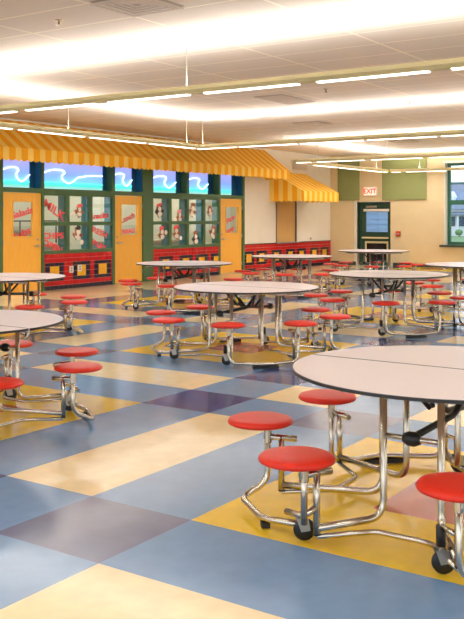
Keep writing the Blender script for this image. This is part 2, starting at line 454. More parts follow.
# serving counters
for (a, b, lab) in ((12.75, 14.7, 'long steel serving counter behind the three column window'), (16.1, 18.8, 'long steel serving counter behind the four column window')):
    e = empty('serving_counter', ((a+b)/2, W+1.5, 0)); tag(e, lab, 'counter'); L = (b-a)/2
    boxobj('counter_body', (-L, L, -0.3, 0.3, 0, 0.86), 'counter', e)
    boxobj('counter_top', (-L-0.03, L+0.03, -0.34, 0.34, 0.86, 0.9), 'steel', e)
    boxobj('sneeze_guard', (-L, L, -0.28, -0.27, 1.0, 1.3), 'glass', e)
    bm = BM()
    for s in (-1, 1): box(bm, s*L-0.02, s*L+0.02, -0.29, -0.26, 0.9, 1.32)
    obj('guard_post', bm, 'steel', e)
for (x, lab, m, h) in ((14.9, 'low black shelf cart seen through the first wooden door', 'black', 1.42),):
    e = empty('shelf_cart', (x, W+2.7, 0)); tag(e, lab, 'cart')
    for z in (0.2, 0.7, h): boxobj('shelf', (-0.6, 0.6, -0.3, 0.3, z-0.03, z), m, e)
    for a in (-0.58, 0.58):
        for b in (-0.28, 0.28):
            bm = BM(); tube(bm, [(a, b, 0.08), (a, b, h)], r=0.018); po = obj('corner_post', bm, 'black', e)
            bm = BM(); lathe(bm, [(0, -0.015), (0.04, -0.015), (0.04, 0.015), (0, 0.015)], (a, b, 0.04), axis='x', seg=12); obj('wheel', bm, 'black', po)

# backlit wave signs in the transoms
def wave(bm, x0, x1, zb, amp):
    w = x1-x0; pts = []
    prof = [(0.0, 0.52), (0.12, 0.72), (0.30, 0.84), (0.50, 0.86), (0.60, 0.80), (0.62, 0.68), (0.55, 0.56), (0.54, 0.40), (0.62, 0.20), (0.72, 0.10), (0.84, 0.22), (0.93, 0.40), (1.0, 0.50)]
    for a, h in prof: pts.append((x0+0.02*w+a*w*0.96, 0, zb+h*amp))
    tube(bm, pts, r=0.013, fr=0.08, seg=8)
segs = [(X(2.2), X(33.5), 'left of the first door, at the photo edge'), (X(43.4), X(106.5), 'wide, over the three column window'), (X(114), X(135.5), 'over the second wooden door'),
        (X(152.5), X(179.5), 'over the left half of the four column window'), (X(188), X(211.5), 'over the right half of the four column window'), (X(220.5), X(235), 'plain blue, over the third wooden door')]
for i, (a, b, where) in enumerate(segs):
    e = empty('wave_sign', (a, W+0.12, TZ+0.06)); w = b-a; h = ZT-TZ-0.12
    tag(e, 'backlit blue sign with white neon wave, ' + where if i < 5 else 'backlit blue panel, ' + where, 'sign')
    if i == 0: e['label'] = 'backlit blue sign with white neon wave over the first wooden door'
    boxobj('light_panel', (0.0, w, 0.0, 0.05, 0.0, h), 'sign', e)
    if i < 5:
        bm = BM()
        if i == 1: wave(bm, 0, w*0.6, 0.07, 0.38); tube(bm, [(w*0.59, 0, 0.255), (w*0.75, 0, 0.30), (w*0.98, 0, 0.31)], r=0.013, seg=8)
        else: wave(bm, 0, w, 0.07, 0.38)
        q = obj('neon_wave', bm, 'neon', e, smooth=True); q.location = (0, -0.03, 0)
        bm = BM(); tube(bm, [(0.02, 0, 0.125), (w-0.02, 0, 0.115)], r=0.009, seg=8)
        q = obj('neon_line', bm, 'neong', e, smooth=True); q.location = (0, -0.03, 0)
# transom jamb returns beside the signs; the signs' blue light painted into their colour
bm = BM()
for p, q in ((X(33.5), X(41)), (X(106.5), X(112)), (X(135.5), X(142)), (X(179.5), X(187)), (X(211.5), X(218.5)), (X(235), X(241.5))):
    box(bm, p-0.08, q+0.02, W+0.175, W+0.2, TZ+0.05, ZT-0.05); box(bm, q-0.012, q+0.01, W+0.0, W+0.175, TZ+0.05, ZT-0.05)
struct(obj('trim_7', bm, 'signlit'))

# stickers on the glass --------------------------------------------------
YS = W - 0.012
def Zw(px, py):
    th = math.radians(34.2456); t = (px-232)/887.8; v = W
    d = v/(math.sin(th)-t*math.cos(th)); return 1.5-(py-217)*d/887.8
def word(s, px, py, wpx, size, ang, label, col='decalred', y=W-0.014):
    ca, sa = math.cos(ang), math.sin(ang)
    o = text('word_sticker', s, size, col, (X(px), y, Zw(px, py)), ((ca*1.25, 0, sa*1.25), (-sa, 0, ca), (0, -1, 0)), bold=0.006, ext=0.002)
    tag(o, label, 'sticker', 'red word stickers on the glass')
word('Salads', 22.5, 213, 20, 0.19, math.radians(13), 'red word sticker, upper one on the first door glass', y=W+0.008)
word('Subs', 22.5, 234, 18, 0.2, math.radians(22), 'red word sticker, lower one on the first door glass', y=W+0.008)
word('MILK', 53.5, 210, 20, 0.24, math.radians(-28), 'red slanting word sticker in upper left pane of left window')
word('CHIPS', 53, 236, 17, 0.17, math.radians(0), 'red level word sticker, upper one in lower left pane of left window')
word('OPEN', 52, 248-1.5, 16, 0.18, math.radians(-20), 'red slanting word sticker, lower one in lower left pane of left window')
word('Snacks', 99, 216, 20, 0.17, math.radians(5), 'red word sticker in upper right pane of left window')
word('FRESH', 98, 232, 16, 0.17, math.radians(-18), 'red slanting word sticker, upper one in lower right pane of left window')
word('FRUIT', 97.5, 246-1, 14, 0.16, math.radians(-22), 'red slanting word sticker, lower one in lower right pane of left window')
word('Lunch', 128, 218, 16, 0.17, math.radians(16), 'red word sticker, upper one on the second door glass', y=W+0.008)
word('BREAD', 128, 231.5, 14, 0.13, math.radians(4), 'red word sticker, lower one on the second door glass', y=W+0.008)
word('Pizza', 231, 219, 13, 0.17, math.radians(22), 'red word sticker, upper one on the third door glass', y=W+0.008)
word('Soup', 230, 230, 12, 0.16, math.radians(20), 'red word sticker, lower one on the third door glass', y=W+0.008)
def disc(bm, x, z, rx, rz, y, mi, a=0, seg=14, jag=0.0):
    v = []
    for k in range(seg):
        t = 2*PI*k/seg; r = 1 + (random.uniform(-jag, jag) if jag else 0)
        px_, pz_ = rx*r*math.cos(t), rz*r*math.sin(t)
        v.append((x+px_*math.cos(a)-pz_*math.sin(a), z+px_*math.sin(a)+pz_*math.cos(a)))
    prism(bm, v, 'y', y, y+0.002, mi)
def critter(px, py, s, label, hat='decalred', plate=None, tilt=0.0, dark=False):
    x, z = X(px), Zw(px, py); e = empty('character_sticker', (x, W-0.006, z)); e.rotation_euler = (0, tilt, 0)
    tag(e, label, 'sticker', 'small cartoon stickers on the glass')
    bm = BM(); disc(bm, 0, -0.02*s, 0.085*s, 0.12*s, -0.003, 0, jag=0.3, seg=20)
    disc(bm, 0.09*s, -0.04*s, 0.06*s, 0.028*s, -0.003, 0, a=0.6, jag=0.2); disc(bm, -0.08*s, -0.06*s, 0.055*s, 0.025*s, -0.003, 0, a=-0.7, jag=0.2)
    obj('body_patch', bm, 'dbrown' if not dark else 'dblack', e)
    bm = BM(); disc(bm, 0.01*s, 0.01*s, 0.045*s, 0.05*s, -0.006, 0, jag=0.2); disc(bm, 0.02*s, -0.085*s, 0.06*s, 0.045*s, -0.006, 0, jag=0.25); obj('face_patch', bm, 'dwhite', e)
    bm = BM(); disc(bm, -0.01*s, 0.085*s, 0.075*s, 0.035*s, -0.009, 0, jag=0.25, a=0.3, seg=18); obj('cap_patch', bm, hat, e)
    if plate:
        bm = BM(); disc(bm, plate[0], plate[1], 0.055, 0.055, -0.0115, 0); obj('plate_patch', bm, 'dwhite', e)
critter(79, 210, 1.05, 'brown and red cartoon sticker, upper middle pane of the left window', plate=(-0.17, -0.12), tilt=0.2)
critter(77.5, 232.5, 1.2, 'brown cartoon sticker, lower middle pane of the left window', hat='dblack', plate=(0.15, -0.18), tilt=0.2)
critter(159, 209.5, 1.3, 'red and white cartoon sticker, upper pane in first column of the right window', hat='decalred', dark=True)
critter(179.3, 215.5, 1.15, 'pink and brown cartoon sticker, upper pane in second column of the right window', plate=(-0.17, -0.1), hat='decalpink')
critter(192.3, 209, 1.35, 'tall brown cartoon sticker, upper pane in third column of the right window', hat='dbrown', tilt=0.3)
critter(209.5, 210.5, 1.05, 'brown and white cartoon sticker, upper pane in fourth column of the right window', hat='dbrown')
critter(161.5, 232.5, 1.25, 'red and white cartoon sticker, lower pane in first column of the right window', plate=(0.15, 0.0), hat='decalred')
critter(176, 231.5, 1.3, 'red capped cartoon sticker, lower pane in second column of the right window', plate=(0.17, -0.16), hat='decalred')
critter(195.3, 237, 1.25, 'dark cartoon sticker, lower pane in third column of the right window', dark=True, hat='dbrown')
critter(212.5, 231, 1.2, 'white cartoon sticker, lower pane in fourth column of the right window', plate=(0.08, -0.13), hat='dbrown', tilt=0.4)

# plates on the tile and wall
for (x, z, lab, c) in ((X(70.5), 0.40, 'white double socket plate on the red tile left of middle square', 'outlet'), (X(79), 0.42, 'yellow-backed switch plate on the middle yellow tile square', 'outlet')):
    e = empty('outlet_plate', (x, W-0.022, z)); tag(e, lab, c)
    boxobj('cover_plate', (-0.06, 0.06, -0.008, 0, -0.07, 0.07), 'plate', e, bevel=0.003)
    bm = BM(); box(bm, -0.02, 0.02, -0.012, -0.008, 0.012, 0.04); box(bm, -0.02, 0.02, -0.012, -0.008, -0.04, -0.012); obj('socket', bm, 'ventd', e)
e = empty('wall_sensor', (X(310.5), W, Zw(310.5, 238.5))); tag(e, 'small dark square device on pale wall above the tile', 'wall plate')
boxobj('cover_plate', (-0.05, 0.05, -0.01, 0, -0.04, 0.04), 'plate', e); boxobj('button', (-0.03, 0.03, -0.018, -0.01, -0.025, 0.025), 'ventd', e)

# maple shutter in the plain wall, under the small awning
d = empty('door_4', (21.78, W, SILL)); d['kind'] = 'structure'
bm = BM(); box(bm, 0.04, 1.13, 0.02, 0.06, 0.02, 1.24)
obj('door_slab', bm, mat('beige_wood', (205, 160, 92), rough=0.5, noise=0.06, nscale=3, stretch=(14, 14, 1)), d)
bm = BM(); box(bm, 0, 0.04, -0.02, 0.1, 0.02, 1.24); box(bm, 1.13, 1.17, -0.02, 0.1, 0.02, 1.24); obj('door_frame', bm, 'ventd', d)
boxobj('ledge', (-0.03, 1.2, -0.10, 0.1, 0.0, 0.025), 'counter', d)

# wall vent
e = empty('wall_vent', (X(299), W, 3.04)); tag(e, 'white rectangular air grille high on the wall beside awnings', 'vent')
boxobj('vent_back', (-0.46, 0.46, -0.01, 0, -0.13, 0.13), 'ventw', e)
bm = BM()
for q in ((-0.48, 0.48, -0.15, -0.12), (-0.48, 0.48, 0.12, 0.15), (-0.48, -0.45, -0.12, 0.12), (0.45, 0.48, -0.12, 0.12)): box(bm, q[0], q[1], -0.03, -0.0, q[2], q[3])
obj('vent_frame', bm, 'plate', e)
bm = BM()
for k in range(9): z = -0.105+k*0.026; box(bm, -0.45, 0.45, -0.024, -0.012, z-0.004, z+0.004)
obj('louvre', bm, 'ventw', e)

# ---------------------------------------------------------------- awnings
def awning(name, x0, x1, ztop, zf, zb, p, label, hip=False):
    e = empty(name, (0, W, 0)); tag(e, label, 'awning')
    yf = -p; th_ = 0.012
    n = 40 if x1-x0 > 5 else 14
    bm = BM()   # canopy slope with slight sag between ribs
    rows = 7; g = []
    N = int((x1-x0)/0.15)
    for i in range(N+1):
        x = x0+(x1-x0)*i/N; col = []
        for k in range(rows+1):
            s = k/rows; sag = -0.012*math.sin(PI*s)*(1-abs(math.cos(PI*(x-x0)/1.5)))
            col.append(bm.verts.new((x, -0.01+(yf+0.01)*s, ztop+(zf-ztop)*s+sag)))
        g.append(col)
    for i in range(N):
        for k in range(rows): bm.faces.new((g[i][k], g[i+1][k], g[i+1][k+1], g[i][k+1]))
    q = obj('canopy', bm, 'awx', e); s = q.modifiers.new('thick', 'SOLIDIFY'); s.thickness = th_
    def valance(L, fn, m, nm):
        bm = BM(); per = 0.15; n_ = int(L/per); per = L/n_
        top = []; bot = []; seg = 6
        for i in range(n_*seg+1):
            a = i/seg*per; drop = 0.035*abs(math.sin(PI*a/per))
            top.append(bm.verts.new(fn(a, zf, a))); bot.append(bm.verts.new(fn(a, zb+0.035-drop, a)))
        for i in range(n_*seg): bm.faces.new((top[i], top[i+1], bot[i+1], bot[i]))
        q = obj(nm, bm, m, e); s = q.modifiers.new('thick', 'SOLIDIFY'); s.thickness = 0.01
    valance(x1-x0, lambda a, z, t: (x0+a, yf+0.01*math.sin(a*2*PI/0.3), z), 'awx', 'valance')
    for x in ((x0, x1)):
        valance(p, lambda a, z, t: (x, -a, z), 'awy', 'side_valance')
        bm = BM()
        vs = [bm.verts.new(c) for c in ((x, -0.0, zf), (x, -0.0, ztop), (x, -p, zf))]; bm.faces.new(vs)
        q = obj('side_panel', bm, 'awy', e); s = q.modifiers.new('thick', 'SOLIDIFY'); s.thickness = 0.01
    bm = BM()
    tube(bm, [(x0+0.02, yf+0.03, zf-0.02), (x1-0.02, yf+0.03, zf-0.02)], r=0.015, seg=8)
    for k in range(int((x1-x0)/1.5)+1):
        x = x0+0.05+(x1-x0-0.1)*k/max(1, int((x1-x0)/1.5))
        tube(bm, [(x, -0.02, ztop-0.05), (x, yf+0.03, zf-0.03), (x, -0.02, zf-0.03)], r=0.012, fr=0.01, seg=6)
    obj('awning_frame', bm, 'steel', e)
    return e
awning('striped_awning', 7.2, 21.15, 3.38, 2.78, 2.53, 0.82, 'long yellow and orange striped awning over the storefront doors and windows')
awning('striped_awning', 21.45, 23.5, 2.80, 2.22, 1.93, 1.12, 'small yellow striped awning over the wooden wall shutter')

# ---------------------------------------------------------------- far wall things
for (a, b, lab) in ((on_wall, 0, ''),): pass
def panelf(y0, y1, lab):
    e = boxobj('acoustic_panel', (FU-0.056, FU-0.004, y0, y1, 2.02, 3.32), 'panel', bevel=0.01)
    tag(e, lab, 'wall panel', 'green acoustic panels on the far wall')
panelf(12.27, 13.02, 'narrow olive green fabric panel left of the exit sign')
panelf(10.08, 11.50, 'wide olive green fabric panel right of the exit sign')
e = empty('exit_sign', (FU, 11.90, 2.29)); tag(e, 'small lit white and red exit sign over the green door', 'sign')
boxobj('sign_housing', (-0.06, 0, -0.22, 0.22, -0.14, 0.14), 'plate', e, bevel=0.008)
boxobj('sign_face', (-0.066, -0.06, -0.19, 0.19, -0.115, 0.115), 'exitw', e)
text('lettering', 'EXIT', 0.21, 'exitr', (-0.070, 0, 0), ((0, -1, 0), (0, 0, 1), (-1, 0, 0)), e, bold=0.006)
# fire pull station
e = empty('wall_alarm', (FU, 10.98, 0.99)); tag(e, 'small red fire alarm box on the far wall', 'fire alarm')
boxobj('alarm_box', (-0.05, 0, -0.07, 0.07, -0.08, 0.08), 'fire', e, bevel=0.006)
boxobj('pull_bar', (-0.062, -0.05, -0.05, 0.05, -0.01, 0.015), 'plate', e)

# exit door: white reveal, dark green frame and leaf with glass
d = empty('door_5', (FU, DY0, 0)); d['kind'] = 'structure'
wd = DY1-DY0
bm = BM()
box(bm, 0.08, 0.18, 0, 0.08, 0, DZ-0.01); box(bm, 0.08, 0.18, wd-0.10, wd-0.0, 0, DZ-0.01); box(bm, 0.08, 0.18, 0.08, wd-0.10, DZ-0.12, DZ-0.01)
obj('door_frame', bm, 'darkgreen', d)
a, b = 0.08, wd-0.10; gz0, gz1 = 1.04, 1.66; g0, g1 = 0.08+0.06, wd-0.24
bm = BM()
box(bm, 0.11, 0.16, a, g0, 0, DZ-0.12); box(bm, 0.11, 0.16, g1, b, 0, DZ-0.12); box(bm, 0.11, 0.16, g0, g1, gz1, DZ-0.12); box(bm, 0.11, 0.16, g0, g1, 0.74, gz0)
box(bm, 0.11, 0.16, g0, g1, 0, 0.12)
obj('door_leaf', bm, 'darkgreen', d)
boxobj('door_glass', (0.13, 0.138, g0, g1, gz0, gz1), 'glass', d)
boxobj('lower_panel', (0.125, 0.15, g0, g1, 0.12, 0.74), mat('dark_pane', (30, 34, 34), rough=0.15), d)
bm = BM()
for q in ((g0-0.02, g1+0.02, 0.69, 0.75), (g0-0.02, g0+0.03, 0.1, 0.69), (g1-0.03, g1+0.02, 0.1, 0.69)): box(bm, 0.095, 0.112, q[0], q[1], q[2], q[3])
obj('pane_frame', bm, 'housing', d)
boxobj('push_bar', (0.05, 0.10, a+0.02, b-0.02, 0.83, 0.88), 'housing', d, bevel=0.01)
boxobj('roller_shade', (0.06, 0.108, g0-0.06, g1+0.06, 1.67, 1.75), 'plate', d, bevel=0.01)
boxobj('door_closer', (0.04, 0.11, 0.5, 0.85, 1.79, 1.85), 'steel', d, bevel=0.008)
bm = BM()
box(bm, 0.0, 0.085, wd-0.0, wd+0.004, 0, DZ)
box(bm, -0.012, 0.0, wd, wd+0.10, 0, DZ+0.02)
obj('door_casing', bm, 'plate', d)

# right window with sash bars, reveal, sill and blind head
w = empty('window_3', (FU, WY0, WZ0)); w['kind'] = 'structure'
ww = WY1-WY0; hh = WZ1-WZ0
bm = BM()
e_ = 0.09
box(bm, 0.17, 0.25, 0, e_, 0, hh); box(bm, 0.17, 0.25, ww-e_-0.04, ww-0.04, 0, hh); box(bm, 0.17, 0.25, e_, ww-e_-0.04, 0, e_); box(bm, 0.17, 0.25, e_, ww-e_-0.04, hh-e_, hh)
box(bm, 0.165, 0.245, e_, ww-e_-0.04, 1.18, 1.32)
box(bm, 0.19, 0.23, e_, ww-e_-0.04, 1.78, 1.82)
box(bm, 0.19, 0.23, ww*0.45, ww*0.45+0.04, e_, hh-e_)
obj('window_frame', bm, mat('window_green', (36, 92, 74), rough=0.45), w)
boxobj('window_glass', (0.21, 0.216, e_, ww-e_-0.04, e_, hh-e_), 'glass', w)
boxobj('window_reveal', (0.0, 0.17, ww-0.03, ww, 0, hh), 'plate', w)
boxobj('window_sill', (-0.08, 0.165, -0.1, ww+0.12, -0.06, 0.0), 'base', w)
boxobj('blind_head', (-0.06, 0.0, -0.02, ww+0.02, hh-0.02, hh+0.05), 'plate', w)
w2_ = copy_tree(w); w2_.location = (FU, 2.4, WZ0); w2_.name = 'window_4'

# ---------------------------------------------------------------- outside
bm = BM(); box(bm, FU+0.31, 260, -60, 90, -1.0, -0.85); struct(obj('ground', bm, 'grass'))
def at(px, u):
    th = math.radians(34.2456); t = (px-232)/887.8
    d = u/(t*math.sin(th)+math.cos(th)); return d*(math.sin(th)-t*math.cos(th)), d
hu = 107.0
ya, dd = at(440, hu); yb, _ = at(486, hu)
e = empty('house', (hu, (ya+yb)/2, -0.85)); L = abs(ya-yb)/2+1.2
tag(e, 'white house with grey roof seen through the right window', 'house')
bm = BM(); box(bm, 0, 8, -L, L, 0, 3.5); obj('house_wall', bm, 'siding', e)
bm = BM(); prism(bm, [(-0.6, 3.3), (4, 6.9), (8.6, 3.3)], 'y', -L-0.4, L+0.4)
q = obj('house_roof', bm, 'roof', e)
bm = BM(); prism(bm, [(-1.2, 2.55), (-1.2, 2.7), (0.05, 3.0), (0.05, 2.8)], 'y', -L-0.2, L+0.2); obj('porch_roof', bm, 'roof', e)
for k in range(6):
    y = L-1.4-k*1.35
    bm = BM(); box(bm, -0.08, 0.0, y-0.42, y+0.42, 1.2, 2.4); f = obj('house_window', bm, 'winblue', e)
for k in range(5):
    y = L-0.7-k*1.6
    bm = BM(); box(bm, -1.15, -1.0, y-0.07, y+0.07, 0, 2.6); obj('porch_post', bm, 'siding', e)
for k in range(2):
    y = L-2.2-k*3
    bm = BM(); prism(bm, [(y-0.7, 4.0), (y+0.7, 4.0), (y+0.7, 4.9), (y, 5.6), (y-0.7, 4.9)], 'x', 0.2, 3.0); obj('dormer', bm, 'siding', e)
e = empty('bush', (hu-6, at(459, hu-6)[0], -0.85)); tag(e, 'round green bush on lawn before the white house', 'bush')
bm = BM(); bmesh.ops.create_icosphere(bm, subdivisions=3, radius=0.45)
for v in bm.verts: v.co *= 1+random.uniform(-0.1, 0.1); v.co.z = v.co.z*0.8+0.55
obj('foliage', bm, 'grass', e, smooth=True)
bm = BM(); tube(bm, [(0, 0, 0), (0, 0, 0.3)], r=0.06); obj('stem', bm, 'dbrown', e)
su = 44.0
ya, _ = at(352, su); yb, _ = at(398, su)
e = empty('shed', (su, (ya+yb)/2, -0.85)); L = abs(ya-yb)/2
tag(e, 'blue grey sided building seen through the exit door glass', 'building')
bm = BM()
for k in range(13):
    z = k*0.28; prism(bm, [(-0.04, z), (0.0, z+0.28), (0.3, z+0.28), (0.3, z)], 'y', -L, L)
box(bm, 0.3, 5, -L, L, 0, 3.64)
obj('shed_wall', bm, 'shed', e)
bm = BM(); prism(bm, [(-0.4, 3.62), (2.6, 4.9), (5.4, 3.62)], 'y', -L-0.3, L+0.3); obj('shed_roof', bm, 'roof', e)

# ---------------------------------------------------------------- pendant lights
LZ = 2.85
def pendant(loc, ang, L, label, lens_period, cables, lens_len=None, off=0.25, power=1.0):
    e = empty('pendant_light', loc, ang); tag(e, label, 'pendant light', 'linear lights hung from the ceiling')
    bm = BM(); prism(bm, [(-0.075, 0.01), (-0.055, -0.028), (0.055, -0.028), (0.075, 0.01), (0.06, 0.055), (-0.06, 0.055)], 'x', 0, L)
    obj('light_housing', bm, 'housing', e, bevel=0.006)
    ll = lens_len or lens_period*0.86
    x = off
    while x < L-0.1:
        x2 = min(x+ll, L-0.05)
        bm = BM(); prism(bm, [(-0.04, -0.026), (-0.032, -0.04), (0.032, -0.04), (0.04, -0.026)], 'x', x, x2)
        obj('light_lens', bm, 'lens', e); x += lens_period
    for x in cables:
        bm = BM(); tube(bm, [(x, 0, 0.05), (x, 0, CZ-LZ)], r=0.0035, seg=6); lathe(bm, [(0.0, CZ-LZ-0.02), (0.02, CZ-LZ-0.012), (0.022, CZ-LZ)], (x, 0, 0), seg=10)
        lathe(bm, [(0.012, 0.05), (0.006, 0.075), (0.0, 0.08)], (x, 0, 0), seg=10)
        obj('hanging_cable', bm, 'cable', e)
    li = bpy.data.lights.new('uplight', 'AREA'); li.shape = 'RECTANGLE'; li.size = L; li.size_y = 0.09
    li.energy = 10.5*L*power; li.color = (1.0, 0.965, 0.93)
    lo = bpy.data.objects.new('uplight', li); C.objects.link(lo); lo.parent = e; lo.location = (L/2, 0, 0.07); lo.rotation_euler = (PI, 0, 0)
    li = bpy.data.lights.new('downlight', 'AREA'); li.shape = 'RECTANGLE'; li.size = L; li.size_y = 0.07
    li.energy = 5*L*power; li.color = (1.0, 0.97, 0.94)
    lo = bpy.data.objects.new('downlight', li); C.objects.link(lo); lo.parent = e; lo.location = (L/2, 0, -0.045)
    return e
H90 = PI/2
pendant((7.65, -9.5, LZ), H90, 19.6, 'long cream pendant light nearest the camera, crossing the photo', 1.36, [1.5, 6.3, 10.6, 15.3, 19.3], lens_len=1.14, off=0.31)
pendant((7.73, 10.22, LZ), 0, 6.04, 'cream pendant light run parallel to the long awning', 1.55, [2.6, 5.75], lens_len=1.38, off=0.02)
pendant((13.9, -9.5, LZ), H90, 19.8, 'cream pendant light run, second from the camera across the room', 1.32, [2, 6, 10, 14, 19.65], lens_len=1.22, off=0.4)
pendant((18.75, -9.5, LZ), H90, 20.4, 'cream pendant light run, third from the camera across the room', 1.42, [2, 6, 10, 14, 18], off=0.1)
pendant((19.6, 11.0, LZ), 0, 4.7, 'short cream pendant light run near the small awning', 1.4, [0.5, 4.0], off=0.3)
pendant((24.35, -9.5, LZ), H90, 20.4, 'cream pendant light run nearest the far wall', 1.4, [2, 6, 10, 15, 19.5], off=0.5)
pendant((1.5, -9.5, LZ), H90, 19.6, 'cream pendant light run behind the camera', 1.32, [2, 8, 14, 18])

# ceiling diffusers and sprinklers
def inz(px, py, z):
    th = math.radians(34.2456); d = 887.8*(1.5-z)/(py-217); t = (px-232)/887.8*d
    return t*math.sin(th)+d*math.cos(th), -t*math.cos(th)+d*math.sin(th)
for px, py, sx, sy, lab, dark in ((137, 3.5, 0.3, 0.3, 'square louvred ceiling diffuser at the top left', 0), (285, 99, 0.5, 0.25, 'dark flat ceiling grille beyond the nearest light run', 1),
                        (312, 123, 0.3, 0.3, 'square ceiling diffuser before the third light run', 0), (404, 141, 0.3, 0.3, 'farthest square ceiling diffuser at right, near exit sign', 0)):
    x, y = inz(px, py, CZ); e = empty('ceiling_vent', (x, y, CZ)); tag(e, lab, 'vent')
    if dark:
        boxobj('grille_frame', (-sx-.02, sx+.02, -sy-.02, sy+.02, -0.012, 0), 'ventc', e)
        bm = BM()
        for k in range(20): a = -sx+0.02+k*(2*sx-0.04)/19; box(bm, a-0.008, a+0.008, -sy, sy, -0.02, -0.012)
        obj('louvre', bm, 'ventw', e)
    else:
        boxobj('vent_backing', (-sx, sx, -sy, sy, -0.006, 0), 'ventc', e)
        bm = BM()
        for k in range(5):
            s0 = sx*(1-k*0.19); s1 = s0-0.03; z = -0.03+k*0.004
            for q in ((-s0, s0, -s0, -s1), (-s0, s0, s1, s0), (-s0, -s1, -s1, s1), (s1, s0, -s1, s1)): box(bm, q[0], q[1], q[2], q[3], z, z+0.008)
        obj('vent_ring', bm, 'ventw', e)
for px, py, lab in ((59, 20, 'brass sprinkler head on the ceiling at upper left'), (326, 89, 'brass sprinkler head on the ceiling right of centre'), (410, 101, 'brass sprinkler head on the ceiling at far right')):
    x, y = inz(px, py, CZ); e = empty('sprinkler', (x, y, CZ)); tag(e, lab, 'sprinkler')
    bm = BM(); lathe(bm, [(0.04, 0), (0.036, -0.008), (0, -0.008)], seg=14); obj('rosette', bm, 'sprink', e)
    bm = BM(); lathe(bm, [(0.012, -0.005), (0.012, -0.04), (0.03, -0.045), (0.03, -0.05), (0, -0.05)], seg=12); obj('deflector', bm, 'sprink', e)

